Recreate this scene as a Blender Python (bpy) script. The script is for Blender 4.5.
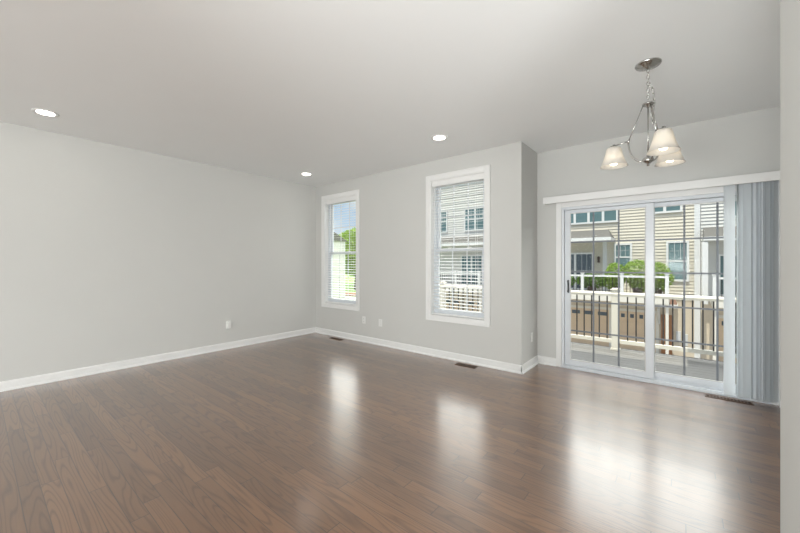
import bpy, bmesh, math, random
from mathutils import Vector, Matrix

for o in list(bpy.data.objects):
    bpy.data.objects.remove(o, do_unlink=True)
SC = bpy.context.scene
COL = SC.collection
R = math.radians
random.seed(7)

# ------------------------------------------------------------------ camera
cam = bpy.data.cameras.new('camera')
cam.sensor_width = 36.0
cam.lens = 15.652
cam.shift_y = -0.0041
cam.clip_start = 0.05
cam.clip_end = 300
camo = bpy.data.objects.new('camera', cam)
COL.objects.link(camo)
camo.location = (0, 0, 1.3)
camo.rotation_euler = (R(90), 0, R(39.1417))
SC.camera = camo

# ------------------------------------------------------------------ world / sun / exposure
SC.view_settings.view_transform = 'Standard'
SC.view_settings.look = 'None'
SC.view_settings.gamma = 1.0
SC.view_settings.use_curve_mapping = False
SC.view_settings.exposure = 0.0

world = bpy.data.worlds.new('sky')
SC.world = world
world.use_nodes = True
wn, wl = world.node_tree.nodes, world.node_tree.links
wn.clear()
w_out = wn.new('ShaderNodeOutputWorld')
w_bg = wn.new('ShaderNodeBackground')
w_tc = wn.new('ShaderNodeTexCoord')
w_sep = wn.new('ShaderNodeSeparateXYZ')
w_ramp = wn.new('ShaderNodeValToRGB')
w_map = wn.new('ShaderNodeMapping')
w_noise = wn.new('ShaderNodeTexNoise')
w_cl = wn.new('ShaderNodeValToRGB')
w_mix = wn.new('ShaderNodeMixRGB')
w_ramp.color_ramp.elements[0].position = 0.0
w_ramp.color_ramp.elements[0].color = (0.70, 0.82, 0.95, 1)
w_ramp.color_ramp.elements[1].position = 0.5
w_ramp.color_ramp.elements[1].color = (0.28, 0.48, 0.82, 1)
w_noise.inputs['Scale'].default_value = 5.0
w_noise.inputs['Detail'].default_value = 6.0
w_map.inputs['Scale'].default_value = (1, 1, 2.6)
w_cl.color_ramp.elements[0].position = 0.50
w_cl.color_ramp.elements[1].position = 0.68
w_mix.inputs[2].default_value = (0.93, 0.95, 0.98, 1)
w_bg.inputs['Strength'].default_value = 0.95
wl.new(w_tc.outputs['Generated'], w_sep.inputs[0])
wl.new(w_sep.outputs['Z'], w_ramp.inputs[0])
wl.new(w_tc.outputs['Generated'], w_map.inputs[0])
wl.new(w_map.outputs[0], w_noise.inputs['Vector'])
wl.new(w_noise.outputs['Fac'], w_cl.inputs[0])
wl.new(w_cl.outputs[0], w_mix.inputs[0])
wl.new(w_ramp.outputs[0], w_mix.inputs[1])
w_hi = wn.new('ShaderNodeMapRange')          # brightened sky above the roofline
w_hi.interpolation_type = 'SMOOTHSTEP'
w_hi.inputs['From Min'].default_value = 0.18
w_hi.inputs['From Max'].default_value = 0.32
w_hm = wn.new('ShaderNodeMixRGB')
w_dir = wn.new('ShaderNodeMapRange')         # extra glow added to the unseen sky ahead to light the room
w_dir.interpolation_type = 'SMOOTHSTEP'
w_dir.inputs['From Min'].default_value = -0.35
w_dir.inputs['From Max'].default_value = 0.45
w_cb = wn.new('ShaderNodeMixRGB')
w_cb.inputs[1].default_value = (1.15, 1.3, 1.55, 1)
w_up = wn.new('ShaderNodeMapRange')          # the added glow fades higher up
w_up.interpolation_type = 'SMOOTHSTEP'
w_up.inputs['From Min'].default_value = 0.33
w_up.inputs['From Max'].default_value = 0.60
w_glow = wn.new('ShaderNodeMixRGB')
w_glow.inputs[1].default_value = (10.2, 9.95, 9.5, 1)
w_glow.inputs[2].default_value = (3.8, 3.8, 3.8, 1)
wl.new(w_sep.outputs['Z'], w_up.inputs['Value'])
wl.new(w_up.outputs[0], w_glow.inputs[0])
wl.new(w_glow.outputs[0], w_cb.inputs[2])
wl.new(w_sep.outputs['Y'], w_dir.inputs['Value'])
wl.new(w_dir.outputs[0], w_cb.inputs[0])
wl.new(w_cb.outputs[0], w_hm.inputs[2])
wl.new(w_sep.outputs['Z'], w_hi.inputs['Value'])
wl.new(w_hi.outputs[0], w_hm.inputs[0])
wl.new(w_mix.outputs[0], w_hm.inputs[1])
wl.new(w_hm.outputs[0], w_bg.inputs[0])
wl.new(w_bg.outputs[0], w_out.inputs[0])

sun = bpy.data.lights.new('sun', 'SUN')
sun.energy = 5.0
sun.color = (1.0, 0.93, 0.80)
sun.angle = R(0.6)
suno = bpy.data.objects.new('sun', sun)
COL.objects.link(suno)
suno.rotation_euler = (R(22), 0, 0)          # high noon sun from behind the house
suno.location = (0, -20, 40)

# large unseen fill lights, added to brighten the room: rear, kitchen side,
# and just behind the viewpoint for the dining niche
def area_light(name, loc, direction, sx, sy, watts, spread=180):
    l = bpy.data.lights.new(name, 'AREA')
    l.shape = 'RECTANGLE'
    l.size, l.size_y = sx, sy
    l.energy = watts
    l.spread = R(spread)
    l.color = (0.97, 1.0, 0.995)
    o = bpy.data.objects.new(name, l)
    COL.objects.link(o)
    o.location = loc
    o.rotation_euler = Vector(direction).to_track_quat('-Z', 'Y').to_euler()
area_light('rear_fill_light', (-1.5, -4.5, 1.3), (0, 1, 0), 5.0, 2.0, 138)
area_light('kitchen_fill_light', (3.9, -1.8, 1.3), (-1, 0.15, 0.05), 3.0, 2.0, 390)
area_light('dining_fill_light', (-0.3, -1.1, 1.0), (0.85, 5.7, 1.6), 1.6, 0.9, 39, 105)

LENS_STRENGTH = 24.0
BULB_STRENGTH = 7.0

# ------------------------------------------------------------------ dimensions
XL, YF, XB, YB, H = -5.3715, 4.083, -1.478, 4.661, 2.7376
XR, XN, YN = 0.70, 0.292, 1.98
YREAR = -4.6
XK = 4.0          # the kitchen side of the open plan, behind the near wall end

# ------------------------------------------------------------------ materials
def new_mat(name):
    m = bpy.data.materials.new(name)
    m.use_nodes = True
    return m, m.node_tree.nodes, m.node_tree.links

def pset(b, **kw):
    for k, v in kw.items():
        k = {'color': 'Base Color', 'rough': 'Roughness', 'metal': 'Metallic', 'spec': 'Specular IOR Level',
             'coat': 'Coat Weight', 'coat_rough': 'Coat Roughness', 'coat_ior': 'Coat IOR', 'ior': 'IOR',
             'trans': 'Transmission Weight'}[k]
        b.inputs[k].default_value = (*v, 1) if isinstance(v, tuple) else v

def simple(name, color, rough=0.5, noise=0.0, nscale=20.0, bump=0.0, metal=0.0, spec=0.5, stretch=(1, 1, 1)):
    m, n, l = new_mat(name)
    b = n['Principled BSDF']
    pset(b, color=color, rough=rough, metal=metal, spec=spec)
    tc = n.new('ShaderNodeTexCoord'); mp = n.new('ShaderNodeMapping')
    mp.inputs['Scale'].default_value = stretch
    nz = n.new('ShaderNodeTexNoise')
    nz.inputs['Scale'].default_value = nscale; nz.inputs['Detail'].default_value = 4
    l.new(tc.outputs['Object'], mp.inputs[0]); l.new(mp.outputs[0], nz.inputs['Vector'])
    if noise:
        mx = n.new('ShaderNodeMixRGB'); mx.blend_type = 'MIX'
        mx.inputs[1].default_value = (*[c * (1 - noise) for c in color], 1)
        mx.inputs[2].default_value = (*[min(1, c * (1 + noise)) for c in color], 1)
        l.new(nz.outputs['Fac'], mx.inputs[0]); l.new(mx.outputs[0], b.inputs['Base Color'])
    if bump:
        bp = n.new('ShaderNodeBump'); bp.inputs['Strength'].default_value = bump
        bp.inputs['Distance'].default_value = 0.01
        l.new(nz.outputs['Fac'], bp.inputs['Height']); l.new(bp.outputs[0], b.inputs['Normal'])
    return m

def emit(name, color, strength):
    m, n, l = new_mat(name)
    n.remove(n['Principled BSDF'])
    e = n.new('ShaderNodeEmission')
    e.inputs[0].default_value = (*color, 1); e.inputs[1].default_value = strength
    l.new(e.outputs[0], n['Material Output'].inputs[0])
    return m

def glass_pane(name, tint=(0.97, 0.99, 0.985), refl=1.0):
    m, n, l = new_mat(name)
    n.remove(n['Principled BSDF'])
    t = n.new('ShaderNodeBsdfTransparent'); t.inputs[0].default_value = (*tint, 1)
    g = n.new('ShaderNodeBsdfGlossy'); g.inputs['Roughness'].default_value = 0.01
    lw = n.new('ShaderNodeLayerWeight'); lw.inputs[0].default_value = 0.5
    pw = n.new('ShaderNodeMath'); pw.operation = 'POWER'; pw.inputs[1].default_value = 5.0
    f = n.new('ShaderNodeMath'); f.operation = 'MULTIPLY_ADD'; f.inputs[1].default_value = 0.3; f.inputs[2].default_value = 0.001
    l.new(lw.outputs['Facing'], pw.inputs[0]); l.new(pw.outputs[0], f.inputs[0])
    mx = n.new('ShaderNodeMixShader')
    l.new(f.outputs[0], mx.inputs[0]); l.new(t.outputs[0], mx.inputs[1]); l.new(g.outputs[0], mx.inputs[2])
    l.new(mx.outputs[0], n['Material Output'].inputs[0])
    return m

def translucent(name, color, amount=0.5, rough=0.5):
    m, n, l = new_mat(name)
    b = n['Principled BSDF']; pset(b, color=color, rough=rough)
    t = n.new('ShaderNodeBsdfTranslucent'); t.inputs[0].default_value = (*color, 1)
    mx = n.new('ShaderNodeMixShader'); mx.inputs[0].default_value = amount
    l.new(b.outputs[0], mx.inputs[1]); l.new(t.outputs[0], mx.inputs[2])
    l.new(mx.outputs[0], n['Material Output'].inputs[0])
    return m

def floor_material():
    m, n, l = new_mat('oak_planks')
    b = n['Principled BSDF']
    def math_(op, a, b_=None, c=None):
        x = n.new('ShaderNodeMath'); x.operation = op
        for i, v in enumerate((a, b_, c)):
            if v is None: continue
            if isinstance(v, (int, float)): x.inputs[i].default_value = v
            else: l.new(v, x.inputs[i])
        return x.outputs[0]
    def white(v, w=None):
        x = n.new('ShaderNodeTexWhiteNoise'); x.noise_dimensions = '2D'
        cb = n.new('ShaderNodeCombineXYZ'); l.new(v, cb.inputs[0])
        if w is not None: l.new(w, cb.inputs[1])
        l.new(cb.outputs[0], x.inputs['Vector'])
        return x.outputs['Value']
    tc = n.new('ShaderNodeTexCoord'); sp = n.new('ShaderNodeSeparateXYZ')
    l.new(tc.outputs['Object'], sp.inputs[0])
    X, Y = sp.outputs[0], sp.outputs[1]
    W, L = 0.083, 1.05
    yr = math_('DIVIDE', Y, W); row = math_('FLOOR', yr); fy = math_('FRACT', yr)
    xo = math_('ADD', math_('DIVIDE', X, L), math_('MULTIPLY', white(row), 7.3))
    pl = math_('FLOOR', xo); fx = math_('FRACT', xo)
    pid = white(row, pl)
    # grain coordinates, shifted for every plank
    cb = n.new('ShaderNodeCombineXYZ')
    l.new(math_('ADD', math_('MULTIPLY', X, 0.75), math_('MULTIPLY', pid, 37.0)), cb.inputs[0])
    l.new(math_('ADD', math_('MULTIPLY', Y, 8.0), math_('MULTIPLY', pid, 11.0)), cb.inputs[1])
    n1 = n.new('ShaderNodeTexNoise'); n1.inputs['Scale'].default_value = 1.0; n1.inputs['Detail'].default_value = 1.0
    l.new(cb.outputs[0], n1.inputs['Vector'])
    bands = math_('PINGPONG', math_('MULTIPLY', n1.outputs['Fac'], 15.0), 0.5)
    bands = math_('MULTIPLY', bands, 2.0)
    lines = n.new('ShaderNodeValToRGB')
    lines.color_ramp.elements[0].position = 0.0; lines.color_ramp.elements[0].color = (0, 0, 0, 1)
    lines.color_ramp.elements[1].position = 0.42; lines.color_ramp.elements[1].color = (1, 1, 1, 1)
    l.new(bands, lines.inputs[0])
    cb2 = n.new('ShaderNodeCombineXYZ')
    l.new(math_('ADD', math_('MULTIPLY', X, 6.0), math_('MULTIPLY', pid, 19.0)), cb2.inputs[0])
    l.new(math_('MULTIPLY', Y, 170.0), cb2.inputs[1])
    n2 = n.new('ShaderNodeTexNoise'); n2.inputs['Scale'].default_value = 1.0; n2.inputs['Detail'].default_value = 3
    l.new(cb2.outputs[0], n2.inputs['Vector'])
    base = n.new('ShaderNodeValToRGB')
    e = base.color_ramp.elements
    e[0].position = 0.0; e[0].color = FLOOR_DARK
    e[1].position = 1.0; e[1].color = FLOOR_LIGHT
    t = math_('ADD', math_('MULTIPLY', pid, 0.55), math_('MULTIPLY', n2.outputs['Fac'], 0.45))
    l.new(t, base.inputs[0])
    mx = n.new('ShaderNodeMixRGB'); mx.blend_type = 'MULTIPLY'
    l.new(math_('MULTIPLY', math_('SUBTRACT', 1.0, lines.outputs[0]), 0.62), mx.inputs[0])
    l.new(base.outputs[0], mx.inputs[1]); mx.inputs[2].default_value = (0.38, 0.33, 0.30, 1)
    # seams between planks
    sy = math_('MINIMUM', fy, math_('SUBTRACT', 1.0, fy)); sx = math_('MINIMUM', fx, math_('SUBTRACT', 1.0, fx))
    seam = math_('MINIMUM', math_('DIVIDE', sy, 0.032), math_('DIVIDE', sx, 0.0034))
    seam = math_('MINIMUM', seam, 1.0)
    mx2 = n.new('ShaderNodeMixRGB'); mx2.inputs[1].default_value = (0.018, 0.011, 0.008, 1)
    l.new(seam, mx2.inputs[0]); l.new(mx.outputs[0], mx2.inputs[2])
    l.new(mx2.outputs[0], b.inputs['Base Color'])
    bp = n.new('ShaderNodeBump'); bp.inputs['Strength'].default_value = 0.25; bp.inputs['Distance'].default_value = 0.002
    hgt = math_('ADD', seam, math_('MULTIPLY', n2.outputs['Fac'], 0.25))
    hgt = math_('ADD', hgt, math_('MULTIPLY', lines.outputs[0], 0.12))
    l.new(hgt, bp.inputs['Height']); l.new(bp.outputs[0], b.inputs['Normal'])
    pset(b, rough=0.34, spec=0.45, coat=1.0, coat_rough=0.22, coat_ior=2.0)
    return m

FLOOR_DARK = (0.112, 0.051, 0.022, 1)
FLOOR_LIGHT = (0.250, 0.122, 0.054, 1)

M = {}
M['wall'] = simple('painted_wall', (0.603, 0.602, 0.582), 0.75, 0.015, 3, 0.03, spec=0.25)
M['ceiling'] = simple('ceiling_paint', (0.90, 0.915, 0.915), 0.85, 0.01, 3, spec=0.2)
M['trim'] = simple('white_trim', (0.80, 0.80, 0.79), 0.35, 0.01, 5)
M['vinyl'] = simple('white_vinyl', (0.68, 0.71, 0.745), 0.3, 0.01, 5)
M['slat'] = translucent('white_slat', (0.85, 0.85, 0.84), 0.12, 0.4)
M['vane'] = translucent('vane_vinyl', (0.88, 0.91, 0.93), 0.38, 0.4)
M['floor'] = floor_material()
M['glass'] = glass_pane('clear_glass')
M['muntin'] = simple('grey_grille', (0.15, 0.165, 0.185), 0.4, 0.02, 10)
M['muntin_white'] = simple('white_grille', (0.72, 0.74, 0.76), 0.4, 0.02, 10)
M['black'] = simple('black_plastic', (0.015, 0.015, 0.017), 0.4, 0.05, 30)
M['nickel'] = simple('brushed_nickel', (0.50, 0.49, 0.47), 0.24, 0.03, 40, metal=1.0)
M['frost'] = translucent('frosted_glass', (0.80, 0.785, 0.755), 0.55, 0.35)
M['bulb'] = emit('lit_bulb', (1.0, 0.86, 0.66), BULB_STRENGTH)
M['lens'] = emit('downlight_lens', (1.0, 0.95, 0.86), LENS_STRENGTH)
M['plate'] = simple('wall_plate_plastic', (0.78, 0.78, 0.76), 0.35, 0.01, 10)
M['slot'] = simple('dark_slot', (0.05, 0.05, 0.05), 0.6, 0.02, 10)
M['register'] = simple('brown_register', (0.10, 0.055, 0.032), 0.45, 0.1, 30)
M['register_void'] = simple('register_duct', (0.012, 0.010, 0.009), 0.8, 0.1, 30)
# outside
M['deck'] = simple('deck_boards', (0.16, 0.155, 0.147), 0.75, 0.08, 8, 0.1, stretch=(1, 14, 1))
M['rail_white'] = simple('painted_rail', (0.60, 0.57, 0.51), 0.5, 0.02, 10)
M['iron'] = simple('black_baluster', (0.030, 0.024, 0.022), 0.5, 0.05, 30)
M['siding'] = simple('cream_siding', (0.545, 0.505, 0.42), 0.7, 0.02, 3, stretch=(1, 1, 6))
M['siding_white'] = simple('white_siding', (0.55, 0.54, 0.51), 0.7, 0.02, 3, stretch=(1, 1, 6))
M['ext_trim'] = simple('exterior_white_trim', (0.60, 0.60, 0.59), 0.5, 0.02, 5)
M['shingle'] = simple('grey_shingles', (0.135, 0.13, 0.12), 0.9, 0.30, 14, 0.5, stretch=(1, 3, 3))
M['red_shingle'] = simple('red_brown_shingles', (0.20, 0.12, 0.09), 0.9, 0.25, 14, 0.4)
M['win_glass'] = simple('teal_window_glass', (0.10, 0.165, 0.175), 0.1, 0.3, 1.3, spec=0.4)
M['dark_glass'] = simple('grey_door_glass', (0.085, 0.105, 0.125), 0.1, 0.3, 1.3, spec=0.4)
M['garage'] = simple('tan_garage_door', (0.60, 0.46, 0.32), 0.6, 0.06, 4)
M['tan_wall'] = simple('tan_stucco', (0.52, 0.45, 0.355), 0.8, 0.05, 8)
M['brown_door'] = simple('brown_wood', (0.30, 0.135, 0.055), 0.5, 0.2, 12, stretch=(6, 6, 1))
M['asphalt'] = simple('driveway', (0.36, 0.34, 0.32), 0.9, 0.15, 4, 0.2)
M['concrete'] = simple('concrete_path', (0.72, 0.69, 0.64), 0.9, 0.06, 6)
M['lawn'] = simple('lawn_grass', (0.20, 0.33, 0.075), 0.9, 0.35, 2.5, 0.5)
M['mulch'] = simple('red_mulch', (0.28, 0.12, 0.075), 0.95, 0.3, 8, 0.5)
M['leaf'] = translucent('bright_leaf', (0.30, 0.43, 0.085), 0.35, 0.5)
M['leaf_dark'] = translucent('mid_leaf', (0.155, 0.27, 0.055), 0.3, 0.5)
M['bark'] = simple('bark', (0.12, 0.085, 0.06), 0.9, 0.3, 20, 0.5)
M['meter'] = simple('meter_box_grey', (0.50, 0.51, 0.52), 0.5, 0.05, 10)
M['sconce'] = simple('dark_bronze', (0.07, 0.045, 0.035), 0.4, 0.05, 20)

# ------------------------------------------------------------------ mesh builder
class MB:
    def __init__(s):
        s.bm = bmesh.new()
    def box(s, x0, x1, y0, y1, z0, z1, rot=None, piv=None):
        vs = [s.bm.verts.new((x, y, z)) for x in (x0, x1) for y in (y0, y1) for z in (z0, z1)]
        if rot is not None:
            p = Vector(piv or ((x0 + x1) / 2, (y0 + y1) / 2, (z0 + z1) / 2))
            for v in vs: v.co = p + rot @ (v.co - p)
        for f in ((0, 1, 3, 2), (4, 6, 7, 5), (0, 4, 5, 1), (2, 3, 7, 6), (0, 2, 6, 4), (1, 5, 7, 3)):
            s.bm.faces.new([vs[i] for i in f])
        return s
    def prism(s, poly, axis, a0, a1):
        """extrude a 2-D polygon along an axis (0: poly is (y,z); 1: (x,z); 2: (x,y))"""
        def P(p, a):
            return [(a, p[0], p[1]), (p[0], a, p[1]), (p[0], p[1], a)][axis]
        A = [s.bm.verts.new(P(p, a0)) for p in poly]; B = [s.bm.verts.new(P(p, a1)) for p in poly]
        n = len(poly)
        s.bm.faces.new(A); s.bm.faces.new(B[::-1])
        for i in range(n): s.bm.faces.new((A[i], B[i], B[(i + 1) % n], A[(i + 1) % n]))
        return s
    def lathe(s, prof, c, seg=24, closed=False):
        rings = []
        for r, z in prof:
            if r < 1e-6: rings.append([s.bm.verts.new((c[0], c[1], c[2] + z))]); continue
            rings.append([s.bm.verts.new((c[0] + r * math.cos(2 * math.pi * i / seg), c[1] + r * math.sin(2 * math.pi * i / seg), c[2] + z)) for i in range(seg)])
        pairs = list(zip(rings, rings[1:])) + ([(rings[-1], rings[0])] if closed else [])
        for a, b in pairs:
            for i in range(seg):
                j = (i + 1) % seg
                if len(a) == 1 and len(b) == 1: continue
                if len(a) == 1: s.bm.faces.new((a[0], b[j], b[i]))
                elif len(b) == 1: s.bm.faces.new((a[i], a[j], b[0]))
                else: s.bm.faces.new((a[i], a[j], b[j], b[i]))
        return s
    def tube(s, pts, r, seg=8, closed=False):
        pts = [Vector(p) for p in pts]; n = len(pts); rings = []; prev = None
        for i, p in enumerate(pts):
            a = pts[i - 1] if (i > 0 or closed) else p
            b = pts[(i + 1) % n] if (i < n - 1 or closed) else p
            t = (b - a).normalized()
            if prev is None:
                u = t.cross(Vector((0, 0, 1)))
                if u.length < 1e-3: u = t.cross(Vector((1, 0, 0)))
            else:
                u = prev - t * prev.dot(t)
            u.normalize(); prev = u; w = t.cross(u)
            rr = r[i] if isinstance(r, (list, tuple)) else r
            rings.append([s.bm.verts.new(p + rr * (math.cos(2 * math.pi * k / seg) * u + math.sin(2 * math.pi * k / seg) * w)) for k in range(seg)])
        m = n if closed else n - 1
        for i in range(m):
            a, b = rings[i], rings[(i + 1) % n]
            for k in range(seg): s.bm.faces.new((a[k], a[(k + 1) % seg], b[(k + 1) % seg], b[k]))
        if not closed:
            s.bm.faces.new(rings[0][::-1]); s.bm.faces.new(rings[-1])
        return s
    def build(s, name, mat, parent=None, smooth=False, bevel=0.0):
        bmesh.ops.recalc_face_normals(s.bm, faces=s.bm.faces[:])
        me = bpy.data.meshes.new(name); s.bm.to_mesh(me); s.bm.free()
        return link(name, me, mat, parent, smooth, bevel)

def link(name, me, mat, parent=None, smooth=False, bevel=0.0):
    me.materials.append(mat)
    if smooth:
        for p in me.polygons: p.use_smooth = True
    o = bpy.data.objects.new(name, me); COL.objects.link(o)
    if bevel:
        b = o.modifiers.new('bevel', 'BEVEL'); b.width = bevel; b.segments = 2; b.limit_method = 'ANGLE'
    if parent is not None:
        o.parent = parent
        w = Matrix.Identity(4); q = parent
        while q is not None:
            w = Matrix.Translation(q.location) @ w; q = None if q.parent else None
        o.matrix_parent_inverse = ROOTINV.get(parent.name, Matrix.Identity(4))
        ROOTINV[o.name] = Matrix.Identity(4)
    return o

ROOTINV = {}
def tag(o, label, cat, group=None, kind=None):
    o['label'] = label; o['category'] = cat
    if group: o['group'] = group
    if kind: o['kind'] = kind
    return o
def thing(name, loc, label, cat, group=None):
    o = bpy.data.objects.new(name, None); COL.objects.link(o)
    o.location = loc; o.empty_display_size = 0.1
    ROOTINV[o.name] = Matrix.Translation(-Vector(loc))
    return tag(o, label, cat, group)
def struct(o, label, cat):
    o['kind'] = 'structure'; o['label'] = label; o['category'] = cat
    return o
def copy_thing(root, shift, label):
    r = root.copy(); COL.objects.link(r); r.location = Vector(root.location) + Vector(shift); r['label'] = label
    for c in root.children:
        d = c.copy(); COL.objects.link(d); d.parent = r; d.matrix_parent_inverse = c.matrix_parent_inverse
        for g in c.children:
            e = g.copy(); COL.objects.link(e); e.parent = d; e.matrix_parent_inverse = g.matrix_parent_inverse
    return r
def MBb(*a, **k):
    return MB().box(*a, **k)

# ------------------------------------------------------------------ room shell
TH = 0.15
f = MB().box(XL - TH, 0.85, YREAR - TH, YF + TH, -0.12, 0).box(0.85, XK + TH, YREAR - TH, YN, -0.12, 0).box(XB - TH, 0.85, YF + TH, YB + TH, -0.12, 0)
struct(f.build('floor', M['floor']), 'brown oak plank floor running across the whole empty room', 'floor')
c = MB().box(XL - TH, 0.85, YREAR - TH, YB + TH, H, H + 0.2).box(0.85, XK + TH, YREAR - TH, YN, H, H + 0.2)
struct(c.build('ceiling', M['ceiling']), 'flat white painted ceiling', 'ceiling')
rf = MB().box(-7.0, 0.05, YREAR - TH, 4.85, H + 0.2, 3.1).box(0.05, 12.0, YREAR - TH, 5.5, H + 0.2, 3.1).box(-7.0, 12.0, YREAR - TH, 3.0, 3.1, 7.3)  # unseen upper storey added to block sky light; eave stepped for deck shade
struct(rf.build('roof', M['shingle']), 'eave shading the balcony, and an unseen set-back upper storey added to block sky light', 'roof')

w = MBb(XL - TH, XL, YREAR - TH, YF + TH, 0, H)
struct(w.build('wall_left', M['wall']), 'long blank pale grey left wall', 'wall')

W1 = (-5.105, -4.262); W2 = (-2.766, -1.934); WZ = (0.567, 2.462)
w = MB()
for a, b in ((XL - TH, W1[0]), (W1[1], W2[0]), (W2[1], XB - TH)):
    w.box(a, b, YF, YF + TH, 0, H)
for a, b in (W1, W2):
    w.box(a, b, YF, YF + TH, 0, WZ[0]).box(a, b, YF, YF + TH, WZ[1], H)
struct(w.build('wall_far', M['wall']), 'pale grey far wall holding the two tall windows', 'wall')
w = MBb(XB - TH, XB, YF, YB + TH, 0, H)
struct(w.build('wall_return', M['wall']), 'short bright wall stepping back from the window wall to the sliding door', 'wall')
D0, D1, DZ = -1.180, 0.625, 1.995
w = MB().box(XB, D0, YB, YB + TH, 0, H).box(D1, 0.85, YB, YB + TH, 0, H).box(D0, D1, YB, YB + TH, DZ, H)
struct(w.build('wall_niche', M['wall']), 'pale grey wall around and above the sliding glass door', 'wall')
w = MBb(XR, XR + TH, YN, YB, 0, H)
struct(w.build('wall_right', M['wall']), 'right side wall behind the stacked vertical blinds', 'wall')
w = MBb(XN, XK, 1.45, YN, 0, H)
struct(w.build('wall_near', M['wall'], bevel=0.006), 'near pale grey wall end filling the right edge of the view', 'wall')
w = MBb(XK, XK + TH, YREAR, YN, 0, H)
struct(w.build('wall_kitchen', M['wall']), 'kitchen side wall behind the viewpoint', 'wall')
w = MBb(XL - TH, XK + TH, YREAR - TH, YREAR, 0, H)
struct(w.build('wall_back', M['wall']), 'rear wall behind the viewpoint', 'wall')

# baseboards: board with eased top and a quarter-round shoe
def base_profile(d):     # d = +1 grows along +axis away from wall at 0
    return [(0, 0), (0.026 * d, 0), (0.026 * d, 0.010), (0.020 * d, 0.020), (0.014 * d, 0.024), (0.014 * d, 0.082), (0.008 * d, 0.094), (0, 0.098)]
def baseboard(name, wallpos, axis, a0, a1, d, label):
    prof = [(wallpos + p, z) for p, z in base_profile(d)]
    m = MB()
    if axis == 'y': m.prism(prof, 1, a0, a1)     # runs along y, profile (x,z)
    else: m.prism(prof, 0, a0, a1)               # runs along x, profile (y,z)
    return struct(m.build(name, M['trim']), label, 'baseboard')
baseboard('baseboard_left', XL, 'y', YREAR, YF, 1, 'white baseboard along the long left wall')
baseboard('baseboard_far', YF, 'x', XL, XB + 0.012, -1, 'white baseboard under the two windows')
baseboard('baseboard_return', XB, 'y', YF - 0.014, YB, 1, 'white baseboard on the short stepped wall')
baseboard('baseboard_niche', YB, 'x', XB, D0 - 0.062, -1, 'short white baseboard left of the sliding door')
baseboard('baseboard_right', XR, 'y', YN, YB, -1, 'white baseboard behind the vertical blinds')

# ------------------------------------------------------------------ windows
def frame4(m, x0, x1, y0, y1, z0, z1, w, wt=None, wb=None):
    wt = wt or w; wb = wb or w
    m.box(x0, x0 + w, y0, y1, z0, z1).box(x1 - w, x1, y0, y1, z0, z1)
    m.box(x0 + w, x1 - w, y0, y1, z1 - wt, z1).box(x0 + w, x1 - w, y0, y1, z0, z0 + wb)
    return m
def window(name, X, label):
    x0, x1 = X; z0, z1 = WZ
    cw = 0.069
    m = MB(); frame4(m, x0 - cw, x1 + cw, YF - 0.018, YF, z0 - cw + 0.002, z1 + cw, cw)
    frame4(m, x0 - cw, x1 + cw, YF - 0.024, YF - 0.018, z0 - cw + 0.002, z1 + cw, 0.016)
    root = struct(m.build(name, M['trim'], bevel=0.003), label, 'window')
    m = MB(); frame4(m, x0, x1, YF - 0.012, YF + 0.075, z0, z1, 0.012); m.build('jamb', M['trim'], root)
    m = MB(); frame4(m, x0 + 0.012, x1 - 0.012, YF + 0.075, YF + TH, z0 + 0.012, z1 - 0.012, 0.032); fr = m.build('window_frame', M['vinyl'], root)
    a, b = x0 + 0.044, x1 - 0.044; zb, zt = z0 + 0.044, z1 - 0.044; zm = 1.487
    for nm, ya, za, zc in (('upper_sash', YF + 0.113, zm - 0.02, zt), ('lower_sash', YF + 0.080, zb, zm + 0.02)):
        m = MB(); frame4(m, a, b, ya, ya + 0.030, za, zc, 0.040); s_ = m.build(nm, M['vinyl'], root)
        m = MB().box(a + 0.04, b - 0.04, ya + 0.012, ya + 0.016, za + 0.04, zc - 0.04); m.build('pane', M['glass'], s_)
        m = MB(); iw = b - a - 0.08
        for k in (1, 2): m.box(a + 0.04 + iw * k / 3 - 0.008, a + 0.04 + iw * k / 3 + 0.008, ya + 0.007, ya + 0.011, za + 0.04, zc - 0.04)
        zz = (za + zc) / 2; m.box(a + 0.04, b - 0.04, ya + 0.0065, ya + 0.0105, zz - 0.008, zz + 0.008)
        m.build('grille', M['muntin_white'], s_)
    m = MB()
    for k in (0.3, 0.7):
        xx = a + (b - a) * k; m.box(xx - 0.028, xx + 0.028, YF + 0.070, YF + 0.082, zm + 0.012, zm + 0.030)
    m.build('sash_lock', M['plate'], root)
    return root
window('window_1', W1, 'white cased double-hung window nearest the left corner, trees and sky outside')
window('window_2', W2, 'white cased double-hung window right of centre, facing cream siding')

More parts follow.
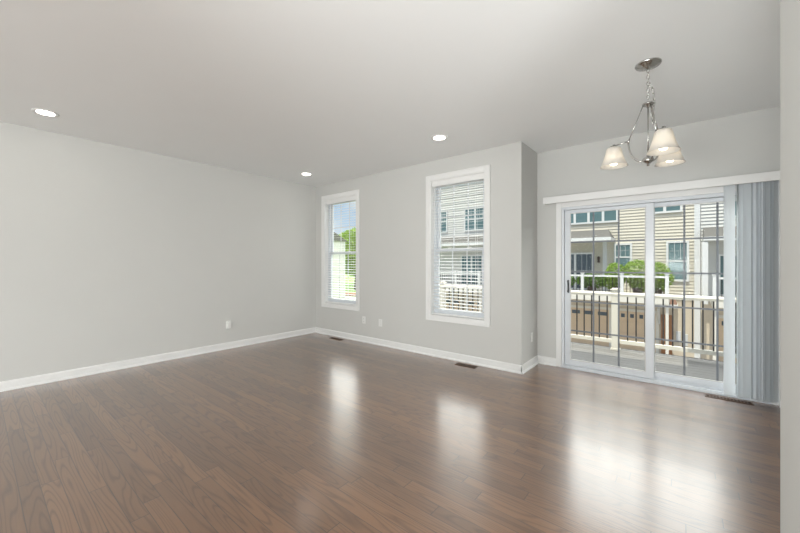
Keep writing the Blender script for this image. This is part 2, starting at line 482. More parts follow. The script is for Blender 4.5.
def blind(X, label):
    x0, x1 = X[0] + 0.016, X[1] - 0.016; z0, z1 = WZ[0] + 0.014, WZ[1] - 0.012
    root = thing('horizontal_blind', ((x0 + x1) / 2, YF + 0.03, z0), label, 'window blind', 'horizontal window blinds')
    MBb(x0, x1, YF + 0.004, YF + 0.014, z1 - 0.078, z1).box(x0, x0 + 0.008, YF + 0.014, YF + 0.05, z1 - 0.078, z1).box(x1 - 0.008, x1, YF + 0.014, YF + 0.05, z1 - 0.078, z1).build('valance', M['trim'], root, bevel=0.002)
    MBb(x0 + 0.01, x1 - 0.01, YF + 0.017, YF + 0.062, z1 - 0.045, z1).build('headrail', M['trim'], root)
    m = MB(); pitch = 0.0435; z = z1 - 0.085; rot = Matrix.Rotation(R(6), 3, 'X')
    while z > z0 + 0.045:
        m.box(x0 + 0.004, x1 - 0.004, YF + 0.013, YF + 0.063, z - 0.0014, z + 0.0014, rot=rot); z -= pitch
    m.build('slats', M['slat'], root)
    MBb(x0 + 0.004, x1 - 0.004, YF + 0.013, YF + 0.063, z0 + 0.002, z0 + 0.020).build('bottom_rail', M['trim'], root, bevel=0.002)
    for k in (0.16, 0.84):
        xx = x0 + (x1 - x0) * k
        MB().box(xx - 0.0012, xx + 0.0012, YF + 0.0105, YF + 0.0120, z0 + 0.02, z1 - 0.05).box(xx - 0.0012, xx + 0.0012, YF + 0.064, YF + 0.0655, z0 + 0.02, z1 - 0.05).build('ladder_cord', M['plate'], root)
    MB().tube([(x0 + 0.05, YF + 0.008, z1 - 0.08), (x0 + 0.052, YF + 0.006, z1 - 0.75)], 0.004, 6).build('tilt_wand', M['plate'], root)
    return root
blind(W1, 'white slatted blind in the window nearest the left corner')
blind(W2, 'white slatted blind in the right-hand window, before cream siding')

# ------------------------------------------------------------------ sliding door
cw = 0.062
m = MB().box(D0 - cw, D0, YB - 0.018, YB, 0, DZ + cw).box(D1, D1 + cw, YB - 0.018, YB, 0, DZ + cw).box(D0, D1, YB - 0.018, YB, DZ, DZ + cw)
door = struct(m.build('door_1', M['trim'], bevel=0.003), 'white sliding glass patio door with gridded panes and outside balcony view', 'door')
m = MB(); frame4(m, D0, D1, YB - 0.006, YB + 0.13, 0.0, DZ, 0.030, 0.034, 0.034)
m.box(D0, D1, YB - 0.022, YB - 0.006, 0, 0.022)
m.box(D0 + 0.03, D1 - 0.03, YB + 0.056, YB + 0.064, 0.034, 0.05)
m.build('door_frame', M['vinyl'], door, bevel=0.002)
def panel(nm, x0, x1, gx0, gx1, y, rails):
    z0, z1 = 0.036, DZ - 0.036; g0, g1 = 0.104, 1.921
    m = MB().box(x0, gx0, y, y + 0.036, z0, z1).box(gx1, x1, y, y + 0.036, z0, z1).box(gx0, gx1, y, y + 0.036, z0, g0).box(gx0, gx1, y, y + 0.036, g1, z1)
    p = m.build(nm, M['vinyl'], door, bevel=0.002)
    m = MB(); frame4(m, gx0, gx1, y - 0.003, y + 0.010, g0, g1, 0.009); m.build('glazing_bead', M['ext_trim'], p)
    MBb(gx0, gx1, y + 0.016, y + 0.020, g0, g1).build('glass_pane', M['glass'], p)
    m = MB()
    for k in (1, 2): xx = gx0 + (gx1 - gx0) * k / 3; m.box(xx - 0.009, xx + 0.009, y + 0.0100, y + 0.0150, g0, g1)
    for k in (1, 2, 3, 4): zz = g0 + (g1 - g0) * k / 5; m.box(gx0, gx1, y + 0.0095, y + 0.0145, zz - 0.009, zz + 0.009)
    m.build('grille', M['muntin'], p)
    return p
lp = panel('sliding_panel', D0 + 0.032, -0.247, -1.088, -0.318, YB + 0.018, 5)
rp = panel('fixed_panel', -0.318, D1 - 0.032, -0.249, 0.528, YB + 0.072, 5)
hx = -1.120
MBb(hx - 0.018, hx + 0.018, YB + 0.012, YB + 0.018, 0.90, 1.14).build('handle_plate', M['vinyl'], lp, bevel=0.002)
MB().tube([(hx + 0.012, YB + 0.014, 1.085), (hx + 0.016, YB - 0.018, 1.075), (hx + 0.022, YB - 0.030, 1.05), (hx + 0.022, YB - 0.030, 0.975), (hx + 0.016, YB - 0.018, 0.95), (hx + 0.012, YB + 0.014, 0.94)], 0.009, 8).build('door_handle', M['black'], lp, smooth=True)

# ------------------------------------------------------------------ vertical blinds
vb = thing('vertical_blind', (0.5, 4.57, 2.05), 'grey-white vertical vane blind drawn into a stack right of the glass door', 'window blind')
MBb(-1.372, XR - 0.004, 4.545, 4.562, 2.044, 2.127).box(-1.372, -1.360, 4.562, 4.657, 2.044, 2.127).build('valance', M['trim'], vb, bevel=0.002)
MBb(-1.35, XR - 0.004, 4.585, 4.625, 2.070, 2.110).build('headrail', M['trim'], vb)
def vane(x, ang):
    m = MB(); n_ = 8; hw = 0.0445; rot = Matrix.Rotation(R(ang), 3, 'Z')
    fr_, bk = [], []
    for i in range(n_ + 1):
        t = -1 + 2 * i / n_; cur = 0.007 * (1 - t * t)
        fr_.append((t * hw, cur)); bk.append((t * hw, cur + 0.0011))
    poly = []
    for p in fr_ + bk[::-1]:
        v = rot @ Vector((p[0], p[1], 0)); poly.append((x + v.x, 4.605 + v.y))
    m.prism(poly, 2, 0.030, 2.058)
    return m.build('vane', M['vane'], vb)
vane(0.346, 20)
for x, a in ((0.404, 80), (0.418, 74), (0.452, 18), (0.478, 24), (0.508, 66), (0.532, -30), (0.556, 46), (0.574, 52), (0.590, 36), (0.608, 48), (0.624, 40), (0.640, 52), (0.655, 60)):
    vane(x, a)

# ------------------------------------------------------------------ recessed downlights
def downlight(x, y, label):
    root = thing('recessed_light', (x, y, H), label, 'ceiling light', 'recessed downlights')
    m = MB().lathe([(0.095, 0), (0.094, -0.004), (0.080, -0.006), (0.066, -0.0045), (0.066, -0.001), (0.066, 0)], (x, y, H), 32, closed=True)
    m.build('trim_ring', M['trim'], root, smooth=True)
    MB().lathe([(0, -0.003), (0.066, -0.003), (0.066, -0.0012), (0, -0.0012)], (x, y, H), 32).build('lens', M['lens'], root)
    return root
dl = downlight(-4.722, 0.44, 'lit recessed downlight above the left wall, nearest the camera')
copy_thing(dl, (0.012, 2.955, 0), 'small lit recessed downlight by the far left corner')
copy_thing(dl, (2.56, 2.93, 0), 'lit recessed downlight in front of the right-hand window')

# ------------------------------------------------------------------ chandelier
CX, CY = -0.196, 3.077
ch = thing('chandelier', (CX, CY, H), 'nickel three-light chandelier with frosted bell shades hanging from a chain', 'chandelier')
MB().lathe([(0, 0), (0.080, 0), (0.081, -0.006), (0.074, -0.014), (0.048, -0.022), (0.044, -0.027), (0.022, -0.033), (0.012, -0.040), (0, -0.041)], (CX, CY, H), 36).build('canopy', M['nickel'], ch, smooth=True)
m = MB(); zt = H - 0.036; nl = 10; zb = 2.462
step = (zt - zb) / nl
for k in range(nl):
    zc = zt - step * (k + 0.5); hh = step * 0.66; ww = 0.0085; pts = []
    for i in range(14):
        a = 2 * math.pi * i / 14
        lx = ww * math.cos(a); lz = (hh - ww) * (1 if math.sin(a) > 0 else -1) * min(1, abs(math.sin(a)) * 2) + ww * math.sin(a) * 0.6
        ang = (k % 2) * math.pi / 2 + 0.5
        pts.append((CX + lx * math.cos(ang), CY + lx * math.sin(ang), zc + lz))
    m.tube(pts, 0.0022, 6, closed=True)
m.build('chain', M['nickel'], ch, smooth=True)
# spare chain looped beside the hub
m = MB(); sp = [(0.010, 2.600), (0.030, 2.565), (0.040, 2.525), (0.043, 2.48), (0.040, 2.435), (0.036, 2.39), (0.040, 2.345), (0.046, 2.30), (0.034, 2.33), (0.028, 2.375), (0.030, 2.42), (0.022, 2.465)]
rx, ry = math.cos(R(39.1)), math.sin(R(39.1))
for k, ((r0, z0_), (r1, z1_)) in enumerate(zip(sp, sp[1:])):
    mid = Vector((CX + rx * (r0 + r1) / 2, CY + ry * (r0 + r1) / 2, (z0_ + z1_) / 2))
    dv = Vector((rx * (r1 - r0), ry * (r1 - r0), z1_ - z0_)); ln = dv.length * 0.62; dv.normalize()
    sd = dv.cross(Vector((-ry, rx, 0))) if k % 2 else Vector((-ry, rx, 0))
    pts = [mid + dv * ln * math.sin(2 * math.pi * i / 12) + sd * 0.008 * math.cos(2 * math.pi * i / 12) for i in range(12)]
    m.tube(pts, 0.0021, 6, closed=True)
m.build('spare_chain', M['nickel'], ch, smooth=True)
MB().tube([(CX + 0.004 * math.sin(i * 1.3), CY + 0.004 * math.cos(i * 1.3), H - 0.04 - i * (H - 0.04 - 2.46) / 12) for i in range(13)], 0.0017, 5).build('wire', M['plate'], ch)
MB().lathe([(0, 0.022), (0.006, 0.020), (0.008, 0.010), (0.034, 0.006), (0.038, 0), (0.034, -0.006), (0.012, -0.012), (0.010, -0.022), (0, -0.024)], (CX, CY, 2.447), 24).build('hub', M['nickel'], ch, smooth=True)
MB().lathe([(0, 0.035), (0.008, 0.033), (0.010, 0.022), (0.030, 0.012), (0.036, 0.0), (0.030, -0.014), (0.016, -0.024), (0.008, -0.030), (0.010, -0.040), (0, -0.046)], (CX, CY, 2.045), 24).build('bottom_cup', M['nickel'], ch, smooth=True)
MB().tube([(CX, CY, 2.44), (CX, CY, 2.07)], 0.0042, 8).build('stem', M['nickel'], ch, smooth=True)
fw = Vector((-math.sin(R(39.14)), math.cos(R(39.14)), 0)); rt = Vector((math.cos(R(39.14)), math.sin(R(39.14)), 0))
for k, ang in enumerate((137, 257, 17)):
    d = rt * math.cos(R(ang)) + fw * math.sin(R(ang)); C0 = Vector((CX, CY, 0))
    P = lambda r, z: C0 + d * r + Vector((0, 0, z))
    MB().tube([P(0.030, 2.447), P(0.118, 2.212)], 0.0034, 8).build('rod', M['nickel'], ch, smooth=True)
    arc = [P(0.022, 2.045)] + [P(0.03 + 0.09 * math.sin(R(a)), 2.195 - 0.155 * math.cos(R(a))) for a in range(10, 91, 10)]
    arm = MB().tube(arc, 0.0055, 8).tube([P(0.121, 2.215), P(0.118, 2.213), P(0.10 + 0.021, 2.190)], 0.007, 8).tube([P(0.116, 2.208), P(0.165, 2.203), P(0.237, 2.192)], 0.0055, 8).build('arm', M['nickel'], ch, smooth=True)
    S = P(0.215, 0)
    MB().lathe([(0, 0.026), (0.008, 0.025), (0.009, 0.012), (0.030, 0.006), (0.032, -0.004), (0.016, -0.010), (0.016, -0.045), (0, -0.046)], (S.x, S.y, 2.180), 20).build('shade_holder', M['nickel'], ch, smooth=True)
    SS = 0.92
    outer = [(0.020, 0.150), (0.046, 0.149), (0.052, 0.142), (0.057, 0.120), (0.064, 0.090), (0.073, 0.060), (0.084, 0.030), (0.098, 0.004), (0.101, 0.0)]
    outer = [(r * SS, z * 0.95 + 0.0075) for r, z in outer]
    inner = [(r - 0.0035, z) for r, z in outer[::-1]]; inner[0] = (0.0895, 0.008); inner[-1] = (0.0184, 0.146)
    inner[-2] = (0.040, 0.1452)
    sh = MB().lathe(outer + inner, (S.x, S.y, 2.030), 32, closed=True).build('shade', M['frost'], ch, smooth=True)
    MB().lathe([(0, 0.0), (0.016, 0.004), (0.027, 0.016), (0.030, 0.032), (0.026, 0.052), (0.016, 0.072), (0.013, 0.085), (0, 0.086)], (S.x, S.y, 2.046), 16).build('bulb', M['bulb'], sh, smooth=True)

# ------------------------------------------------------------------ wall plates
def plate(name, x, y, z, face, label, kind='outlet'):
    root = thing(name, (x, y, z), label, 'wall plate', None)
    def bx(m, u0, u1, z0, z1, d0, d1):
        if face == 'x+': m.box(x + d0, x + d1, y + u0, y + u1, z + z0, z + z1)
        else: m.box(x + u0, x + u1, y - d1, y - d0, z + z0, z + z1)
        return m
    bx(MB(), -0.036, 0.036, -0.058, 0.058, 0.0003, 0.006).build('cover', M['plate'], root, bevel=0.002)
    if kind == 'outlet':
        for zz in (0.0225, -0.0225):
            rc = bx(MB(), -0.017, 0.017, zz - 0.0145, zz + 0.0145, 0.006, 0.009).build('receptacle', M['plate'], root, bevel=0.002)
            m = MB(); bx(m, -0.008, -0.005, zz - 0.002, zz + 0.009, 0.009, 0.0095); bx(m, 0.005, 0.008, zz - 0.002, zz + 0.009, 0.009, 0.0095); bx(m, -0.003, 0.003, zz - 0.011, zz - 0.006, 0.009, 0.0095)
            m.build('slot', M['slot'], rc)
    else:
        for zz in (0.031, -0.031): bx(MB(), -0.003, 0.003, zz - 0.003, zz + 0.003, 0.006, 0.008).build('screw', M['nickel'], root)
    return root
p1 = plate('wall_outlet', XL, 2.458, 0.367, 'x+', 'white outlet with a small plugged-in box, low on the long left wall')
MBb(XL + 0.0096, XL + 0.048, 2.458 - 0.030, 2.458 + 0.024, 0.367 - 0.055, 0.367 + 0.045).build('plug_box', M['plate'], p1, bevel=0.005)
plate('wall_outlet', -4.09, YF, 0.362, 'y-', 'white electrical outlet on far wall just right of the corner window')
plate('blank_plate', -3.722, YF, 0.355, 'y-', 'blank white wall plate between the two windows', 'blank')
plate('blank_plate', XB, 4.436, 0.37, 'x+', 'white wall plate on the short stepped wall beside the sliding door', 'blank')

# ------------------------------------------------------------------ floor registers
def register(x, y, lx, ly, label):
    root = thing('floor_register', (x, y, 0), label, 'floor vent', 'brown floor vents')
    m = MB(); z0, z1 = 0.0003, 0.006
    x0, x1, y0, y1 = x - lx / 2, x + lx / 2, y - ly / 2, y + ly / 2
    b = 0.014
    m.box(x0, x1, y0, y0 + b, z0, z1).box(x0, x1, y1 - b, y1, z0, z1).box(x0, x0 + b, y0 + b, y1 - b, z0, z1).box(x1 - b, x1, y0 + b, y1 - b, z0, z1)
    m.build('frame', M['register'], root, bevel=0.0015)
    m = MB(); n_ = 13
    for i in range(1, n_): xx = x0 + b + (lx - 2 * b) * i / n_; m.box(xx - 0.0035, xx + 0.0035, y0 + b, y1 - b, 0.0012, 0.005)
    m.box(x0 + b, x1 - b, y - 0.003, y + 0.003, 0.0012, 0.0052)
    m.build('grille', M['register'], root)
    MBb(x0 + b, x1 - b, y0 + b, y1 - b, 0.0002, 0.0010).build('duct_opening', M['register_void'], root)
    return root
register(-4.62, 3.945, 0.29, 0.09, 'brown slotted floor vent under the corner window')
register(-2.135, 3.955, 0.28, 0.10, 'brown slotted floor vent under the right-hand window')
register(0.335, 4.545, 0.34, 0.075, 'brown slotted floor vent at the foot of the vertical blinds')

# ------------------------------------------------------------------ balcony
ZD = -0.107
m = MB(); y = 4.83
while y < 6.70:
    m.box(-1.62 if y < 4.83 else -4.75, 3.2, y, y + 0.134, ZD - 0.03, ZD); y += 0.140
y = 4.24
while y < 4.70:
    m.box(-4.75, -1.64, y, y + 0.134, ZD - 0.03, ZD); y += 0.140
m.box(-4.75, 3.2, 6.74, 6.775, ZD - 0.28, ZD - 0.0).box(-4.75, 3.2, 4.84, 6.73, ZD - 0.25, ZD - 0.04)
struct(m.build('balcony_deck', M['deck']), 'grey board balcony floor outside the sliding door', 'balcony floor')
YR = 6.60
rail = thing('balcony_railing', (0, YR, ZD), 'white balcony railing with dark thin balusters just outside the sliding door', 'railing')
PX = [-4.143, -2.498, -0.853, 0.792, 2.437]
MB().prism([(YR - 0.055, 0.765), (YR + 0.055, 0.765), (YR + 0.062, 0.80), (YR + 0.045, 0.828), (YR - 0.045, 0.828), (YR - 0.062, 0.80)], 0, -4.7, 3.15).build('top_rail', M['rail_white'], rail)
MB().box(-4.7, 3.15, YR - 0.03, YR + 0.03, 0.005, 0.062).build('bottom_rail', M['rail_white'], rail)
for px in PX:
    po = MBb(px - 0.052, px + 0.052, YR - 0.052, YR + 0.052, ZD, 0.862).box(px - 0.062, px + 0.062, YR - 0.062, YR + 0.062, ZD, ZD + 0.03).build('post', M['rail_white'], rail, bevel=0.004)
    MB().box(px - 0.066, px + 0.066, YR - 0.066, YR + 0.066, 0.862, 0.880).box(px - 0.045, px + 0.045, YR - 0.045, YR + 0.045, 0.880, 0.896).build('post_cap', M['rail_white'], po, bevel=0.003)
bx0 = None
xs = []
for a, b in zip([-4.75] + PX, PX + [3.2]):
    k = 1
    while a + 0.052 + 0.113 * k < b - 0.09:
        xs.append(a + 0.052 + 0.1135 * k); k += 1
for xx in xs:
    if -4.7 < xx < 1.6:
        MBb(xx - 0.009, xx + 0.009, YR - 0.009, YR + 0.009, 0.05, 0.77).build('baluster', M['iron'], rail)

# ------------------------------------------------------------------ ground outside
ZG = -3.1
struct(MBb(-15.5, 14, 5.5, 21, ZG - 0.2, ZG).build('ground_driveway', M['asphalt']), 'grey driveway between the rows of houses', 'driveway')
struct(MB().box(-140, -15.5, 5.5, 130, ZG - 0.2, ZG).box(-15.5, 60, 29, 130, ZG - 0.2, ZG).build('ground_lawn', M['lawn']), 'green lawn beyond the end of the house row', 'lawn')
struct(MB().prism([(-70, 29.0), (-16, 29.5), (-16, 31.2), (-70, 31.8)], 2, ZG, ZG + 0.03).build('ground_path', M['concrete']), 'pale path crossing the lawn', 'path')
tag(MB().prism([(-55, 32.2), (-27, 32.0), (-27, 34.6), (-55, 35.0)], 2, ZG + 0.001, ZG + 0.08).build('mulch_bed', M['mulch']), 'reddish mulch bed beside the pale lawn path', 'mulch bed', kind='stuff')

# ------------------------------------------------------------------ houses opposite
FY = 20.0
def lap_siding(m, x0, x1, z0, z1, y=FY, h=0.145, skip=()):
    z = z0
    while z < z1 - 0.01:
        zt = min(z + h, z1)
        m.prism([(y + 0.02, z), (y - 0.045, z), (y - 0.006, zt), (y + 0.02, zt)], 0, x0, x1)
        z = zt
def house_window(root, x0, x1, z0, z1, y=FY, mat='win_glass', lights=1, rail=True, trimw=0.085):
    yo = y - 0.105
    m = MB(); frame4(m, x0, x1, yo, y + 0.01, z0, z1, trimw)
    wd = (x1 - x0) / lights
    for i in range(1, lights): m.box(x0 + wd * i - 0.055, x0 + wd * i + 0.055, yo, y + 0.01, z0 + trimw, z1 - trimw)
    if rail: m.box(x0 + trimw, x1 - trimw, yo + 0.012, y, (z0 + z1) / 2 - 0.035, (z0 + z1) / 2 + 0.035)
    fr_ = m.build('window', M['ext_trim'], root)
    MBb(x0 + trimw, x1 - trimw, yo + 0.03, y - 0.058, z0 + trimw, z1 - trimw).build('pane', M[mat], fr_)
    m = MB()
    for i in range(lights):
        a, b = x0 + wd * i + trimw, x0 + wd * (i + 1) - trimw; zc = (z0 + z1) / 2 if rail else z0 + trimw
        for k in (1, 2): q = a + (b - a) * k / 3; m.box(q - 0.006, q + 0.006, yo + 0.022, yo + 0.029, zc, z1 - trimw)
        q = (zc + z1) / 2; m.box(a, b, yo + 0.0215, yo + 0.0285, q - 0.006, q + 0.006)
    m.build('grid', M['ext_trim'], fr_)
    return fr_
def canopy(root, x0, x1, zt, zb, hip=0.30, depth=1.4, mat='shingle'):
    """lean-to roof: high at the wall, low at its eave, sloping at both ends"""
    m = MB(); ya, yb = FY, FY - depth
    top = [m.bm.verts.new(v) for v in ((x0 + hip, ya, zt), (x1 - hip, ya, zt), (x1, yb, zb), (x0, yb, zb))]
    bot = [m.bm.verts.new(v) for v in ((x0, ya, zb - 0.02), (x1, ya, zb - 0.02), (x1, yb, zb - 0.02), (x0, yb, zb - 0.02))]
    m.bm.faces.new(top); m.bm.faces.new(bot[::-1])
    m.bm.faces.new((top[3], top[2], bot[2], bot[3])); m.bm.faces.new((top[2], top[1], bot[1], bot[2])); m.bm.faces.new((top[0], top[3], bot[3], bot[0])); m.bm.faces.new((top[1], top[0], bot[0], bot[1]))
    o = m.build('canopy_roof', M[mat], root)
    MB().box(x0 - 0.02, x1 + 0.02, yb - 0.03, yb + 0.01, zb - 0.15, zb).box(x1 - 0.02, x1 + 0.02, yb + 0.01, ya - 0.03, zb - 0.15, zb - 0.01).box(x0 - 0.02, x0 + 0.02, yb + 0.01, ya - 0.03, zb - 0.15, zb - 0.01).box(x0 + 0.03, x1 - 0.03, yb + 0.02, ya - 0.03, zb - 0.10, zb - 0.04).build('canopy_fascia', M['ext_trim'], o)
def garage_door(root, x0, x1, zt, y=FY):
    d = MB(); yo = y - 0.05
    hgt = (zt - ZG) / 4
    for k in range(4): d.box(x0, x1, yo, y, ZG + hgt * k + 0.006, ZG + hgt * (k + 1) - 0.006)
    n_ = 4; wd = (x1 - x0) / n_
    for k in range(3):
        for i in range(n_): d.box(x0 + wd * i + 0.06, x0 + wd * (i + 1) - 0.06, yo - 0.012, yo, ZG + hgt * k + 0.09, ZG + hgt * (k + 1) - 0.09)
    o = d.build('garage_door', M['garage'], root)
    for i in range(n_):
        MBb(x0 + wd * i + 0.11, x0 + wd * (i + 1) - 0.11, yo - 0.012, yo - 0.002, zt - hgt + 0.22, zt - 0.12).build('garage_window', M['dark_glass'], o)
    m = MB().box(x0 - 0.12, x0, y - 0.07, y, ZG, zt + 0.12).box(x1, x1 + 0.12, y - 0.07, y, ZG, zt + 0.12).box(x0, x1, y - 0.07, y, zt, zt + 0.12)
    m.build('garage_trim', M['rail_white'], root)
ZTOP = 7.4
def townhouse(name, x0, x1, label, mat, lower):
    root = thing(name, ((x0 + x1) / 2, FY, ZG), label, 'townhouse', 'townhouses across the driveway')
    MBb(x0, x1, FY + 0.02, FY + 9, ZG, ZTOP).build('body', M['tan_wall'], root)
    m = MB(); lap_siding(m, x0, x1, -0.35, ZTOP); m.build('siding', M[mat], root)
    MBb(x0, x1, FY - 0.02, FY + 0.02, ZG, -0.35).build('lower_wall', M['tan_wall'], root)
    m = MB().prism([(FY - 0.5, ZTOP), (FY + 9.5, ZTOP), (FY + 4.5, ZTOP + 0.9)], 0, x0, x1); m.build('roof', M['shingle'], root)
    return root
# middle house, seen through the sliding door
hb = townhouse('townhouse', -6.6, 0.48, 'cream-sided townhouse straight across, two gridded windows and a canopy seen through the sliding door', 'siding', True)
house_window(hb, -5.05, -2.46, 3.32, 4.85, lights=4, mat='win_glass')
house_window(hb, -1.28, -0.02, 3.585, 5.0, lights=2)
house_window(hb, -2.64, -1.89, 0.92, 2.265, lights=1)
house_window(hb, -0.60, 0.21, 0.49, 2.30, lights=1)
house_window(hb, -5.25, -3.52, -0.08, 1.85, lights=2, mat='dark_glass', rail=False)
canopy(hb, -5.75, -2.60, 3.00, 2.52)
MB().box(-3.13, -2.94, FY - 0.045, FY + 0.01, -0.35, 2.5).build('corner_board', M['ext_trim'], hb)
MB().box(0.38, 0.585, FY - 0.06, FY + 0.01, ZG, ZTOP - 0.02).build('corner_board', M['ext_trim'], hb)
MB().box(-3.35, -3.25, FY - 0.14, FY - 0.02, 1.34, 1.56).prism([(-3.38, 1.56), (-3.22, 1.56), (-3.30, 1.66)], 1, FY - 0.16, FY - 0.02).build('wall_lantern', M['sconce'], hb)
garage_door(hb, -5.25, -2.85, -1.02)
garage_door(hb, -2.45, -0.98, -1.02)
MB().box(-0.78, -0.38, FY - 0.06, FY - 0.02, ZG, -1.05).build('entry_door', M['brown_door'], hb)
canopy(hb, -1.15, -0.20, -0.30, -0.50, hip=0.08, depth=0.8, mat='red_shingle')
MB().tube([(-0.86, FY - 0.05, -1.35), (-0.86, FY - 0.68, -0.72)], 0.045, 4).tube([(-0.86, FY - 0.05, -1.5), (-0.86, FY - 0.05, -0.72)], 0.045, 4).build('bracket', M['ext_trim'], hb)
MB().box(-0.24, -0.08, FY - 0.14, FY - 0.02, -2.2, -1.75).build('meter_box', M['meter'], hb)
MB().box(0.02, 0.16, FY - 0.14, FY - 0.02, -2.35, -1.85).build('meter_box', M['meter'], hb)
# left house, seen through the right-hand window
ha = townhouse('townhouse', -15.0, -6.62, 'pale townhouse seen through the slats of the right-hand window', 'siding_white', True)
house_window(ha, -13.3, -12.15, 3.34, 4.80, lights=2)
house_window(ha, -10.90, -9.35, 3.34, 4.80, lights=2)
house_window(ha, -11.15, -9.60, -0.08, 1.82, lights=2, mat='win_glass', rail=False)
canopy(ha, -13.4, -8.9, 3.00, 2.52)
house_window(ha, -13.7, -12.9, 0.5, 2.2, lights=1)
garage_door(ha, -13.6, -11.2, -1.02)
garage_door(ha, -10.7, -8.3, -1.02)
MB().box(-15.06, -14.85, FY - 0.06, FY + 0.01, ZG, ZTOP - 0.02).build('corner_board', M['ext_trim'], ha)
# right house
hc = townhouse('townhouse', 0.60, 8.0, 'white-sided townhouse with shingled canopy at the right side of the glass door', 'siding_white', True)
canopy(hc, 0.66, 4.2, 2.84, 2.36, hip=0.02)
house_window(hc, 1.15, 2.85, -0.08, 1.68, lights=2, rail=False, trimw=0.07)
house_window(hc, 1.35, 2.9, 3.2, 4.8, lights=2)
MB().box(0.60, 0.78, FY - 1.40, FY - 1.24, -0.35, 2.16).build('canopy_post', M['ext_trim'], hc)
garage_door(hc, 1.15, 3.5, -1.02)

def far_deck(x0, x1, px, label, dark=False):
    root = thing('far_balcony', ((x0 + x1) / 2, 19, -0.4), label, 'balcony', 'balconies across the driveway')
    MBb(x0, x1, 17.95, FY - 0.03, -0.40, -0.11).build('platform', M['rail_white'], root)
    MBb(x0, x1, 17.955, 18.045, 0.685, 0.765).build('top_rail', M['ext_trim'], root)
    MBb(x0, x1, 17.97, 18.03, -0.05, 0.01).build('bottom_rail', M['ext_trim'], root)
    for p in px:
        MBb(p - 0.06, p + 0.06, 17.94, 18.06, -0.11, 0.83).box(p - 0.08, p + 0.08, 17.92, 18.08, 0.83, 0.87).build('post', M['ext_trim'], root)
    m = MB(); n_ = int((x1 - x0) / 0.13)
    for i in range(1, n_):
        xx = x0 + (x1 - x0) * i / n_; m.box(xx - 0.011, xx + 0.011, 17.989, 18.011, 0.01, 0.685)
    m.build('balusters', M['iron'], root)
    for p in (px[0], px[-1]):
        MBb(p - 0.05, p + 0.05, 18.1, 18.2, ZG, -0.40).build('support_post', M['rail_white'], root)
    return root
far_deck(-5.22, -0.45, (-5.17, -3.648, -2.081, -0.512), 'white railed balcony with green shrubs across the driveway')
far_deck(-13.6, -8.8, (-13.5, -11.9, -10.4, -8.9), 'white railed balcony glimpsed through the right-hand window slats')
far_deck(0.88, 4.3, (0.94, 2.5, 4.2), 'white railed balcony at the far right beside the blinds')

# ------------------------------------------------------------------ greenery
def leaves(name, blobs, n, size, mat, parent, seed, flat=0.0):
    rng = random.Random(seed); vs, fs = [], []
    tot = sum(b[3] * b[4] * b[5] for b in blobs)
    for b in blobs:
        k = int(n * b[3] * b[4] * b[5] / tot)
        for _ in range(k):
            while True:
                p = Vector((rng.uniform(-1, 1), rng.uniform(-1, 1), rng.uniform(-1, 1)))
                if p.length <= 1: break
            p = p.normalized() * (p.length ** 0.45)
            c = Vector((b[0] + p.x * b[3], b[1] + p.y * b[4], b[2] + p.z * b[5]))
            u = Vector((rng.gauss(0, 1), rng.gauss(0, 1), rng.gauss(0, 0.6))).normalized()
            v = u.cross(Vector((rng.gauss(0, 1), rng.gauss(0, 1), rng.gauss(0, 1)))).normalized()
            s = size * rng.uniform(0.6, 1.3); i = len(vs)
            vs += [c - u * s, c - v * s * 0.45 + u * 0.1 * s, c + u * s, c + v * s * 0.45 + u * 0.1 * s]
            fs.append((i, i + 1, i + 2, i + 3))
    me = bpy.data.meshes.new(name); me.from_pydata([tuple(v) for v in vs], [], fs); me.update()
    return link(name, me, mat, parent)
def shrub(x, y, z0, blobs, label, seed, n=1500, mat='leaf', group='shrubs on the opposite balcony'):
    r = thing('balcony_shrub', (x, y, z0), label, 'shrub', group)
    MB().lathe([(0, 0), (0.17, 0), (0.20, 0.30), (0.215, 0.31), (0.20, 0.33), (0, 0.32)], (x, y, z0), 14).build('planter', M['sconce'], r)
    MB().tube([(x, y, z0 + 0.3), (x + 0.02, y, z0 + 0.6), (x - 0.01, y, z0 + 1.0)], 0.02, 6).build('stem', M['bark'], r)
    leaves('foliage', blobs, n, 0.06, M[mat], r, seed)
ZP = -0.11
shrub(-4.55, 18.45, ZP, [(-4.55, 18.45, 0.45, 0.50, 0.30, 0.32)], 'low green shrub at the left end of the opposite balcony', 1, 1200, 'leaf_dark')
shrub(-3.35, 18.45, ZP, [(-3.35, 18.45, 0.47, 0.68, 0.30, 0.34)], 'low green shrub behind the rail, left of the rounded ones', 2, 1500, 'leaf_dark')
shrub(-2.38, 18.45, ZP, [(-2.38, 18.45, 0.75, 0.42, 0.33, 0.58), (-2.5, 18.45, 0.45, 0.4, 0.3, 0.35)], 'leafy shrub left of the railing post under the small window', 3, 1900)
shrub(-1.55, 18.45, ZP, [(-1.55, 18.45, 0.85, 0.55, 0.34, 0.62), (-1.4, 18.45, 0.45, 0.5, 0.3, 0.4)], 'tallest leafy shrub mid way along the opposite balcony', 4, 2300)
shrub(-0.82, 18.45, ZP, [(-0.82, 18.45, 0.80, 0.42, 0.33, 0.54), (-0.55, 18.40, 0.65, 0.26, 0.26, 0.34), (-0.8, 18.45, 0.40, 0.35, 0.3, 0.35)], 'bright leafy shrub drooping below the tall gridded window', 5, 2100)

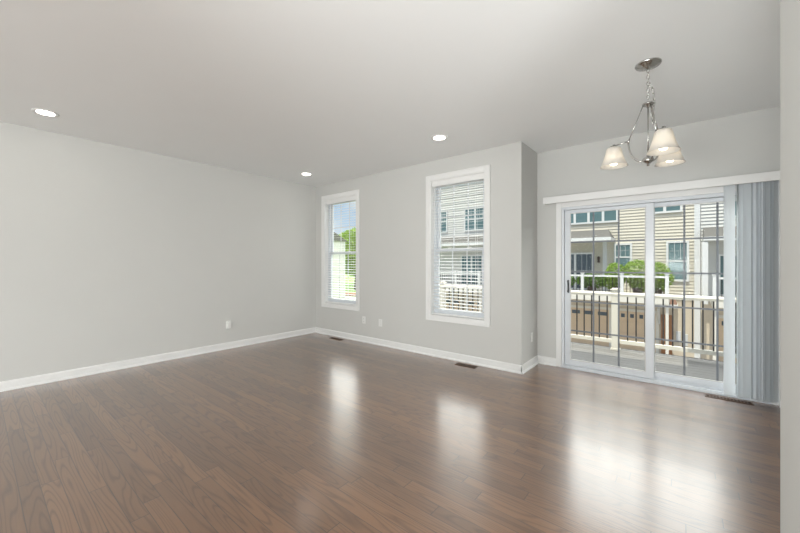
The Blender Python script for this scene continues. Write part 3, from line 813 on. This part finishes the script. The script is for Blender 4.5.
def tree(x, y, blobs, label, seed, n, mat, size=0.28):
    r = thing('tree', (x, y, ZG), label, 'tree', 'trees beyond the lawn')
    top = max(b[2] for b in blobs)
    MB().tube([(x, y, ZG), (x + 0.1, y, ZG + 2), (x - 0.1, y, top)], [0.32, 0.24, 0.08], 10).build('trunk', M['bark'], r, smooth=True)
    m = MB()
    for b in blobs: m.tube([(x, y, ZG + 2.2), ((x + b[0]) / 2, (y + b[1]) / 2, (ZG + 2.2 + b[2]) / 2 + 0.3), (b[0], b[1], b[2])], [0.13, 0.09, 0.03], 6)
    m.build('branches', M['bark'], r)
    leaves('foliage', blobs, n, size, M[mat], r, seed)
tree(-42.0, 40.0, [(-43.5, 40, 2.0, 2.8, 2.5, 2.6), (-40.5, 39.5, 2.3, 2.8, 2.6, 2.8), (-42, 40, 4.6, 2.7, 2.5, 2.5), (-38.6, 40, 1.2, 2.2, 2.2, 2.4)], 'bright green tree in front, seen through the corner window', 11, 9000, 'leaf')
tree(-53.0, 47.0, [(-55.5, 47, 2.2, 3.2, 3, 3.2), (-52, 47, 4.0, 3.2, 3, 3.4), (-50, 47, 1.8, 3, 3, 3)], 'broad green tree behind the white house, seen through the corner window', 12, 8000, 'leaf')
tree(-46.0, 56.0, [(-49, 56, 1.0, 4, 3, 3.6), (-44.5, 56, 1.6, 4, 3, 4.2), (-40, 56, 0.8, 4, 3, 3.6)], 'darker tree farthest back beyond the lawn', 13, 8000, 'leaf_dark', 0.34)

# low white house at the end of the gap, seen through the corner window
hd = thing('white_house', (-36, 26, ZG), 'white-sided house at the left of the view through the corner window', 'house')
HX, HY0, HY1, HT = -32.4, 24.0, 29.0, 4.0
MBb(-40, HX - 0.02, HY0 + 0.02, HY1, ZG, HT).build('body', M['siding_white'], hd)
m = MB(); z = ZG
while z < HT - 0.01:
    zt = min(z + 0.18, HT)
    m.prism([(HX - 0.03, z), (HX + 0.035, z), (HX + 0.005, zt), (HX - 0.03, zt)], 1, HY0, HY1); z = zt
lap_siding(m, -40, HX, ZG, HT, y=HY0, h=0.18)
m.build('siding', M['siding_white'], hd)
for a, b in ((HY0 - 0.04, HY0 + 0.14), (HY1 - 0.14, HY1 + 0.04)):
    MBb(HX - 0.14, HX + 0.05, a, b, ZG, HT).build('corner_board', M['ext_trim'], hd)
MBb(HX - 0.10, HX + 0.06, HY0 + 0.9, HY0 + 2.0, ZG + 3.2, ZG + 4.9).build('window', M['ext_trim'], hd)
MBb(HX - 0.10, HX + 0.065, HY0 + 1.0, HY0 + 1.9, ZG + 3.3, ZG + 4.8).build('window_pane', M['win_glass'], hd)
MB().prism([(HY0 - 0.3, HT), (HY1 + 0.3, HT), ((HY0 + HY1) / 2, HT + 1.3)], 0, -40.2, HX + 0.25).build('roof', M['shingle'], hd)
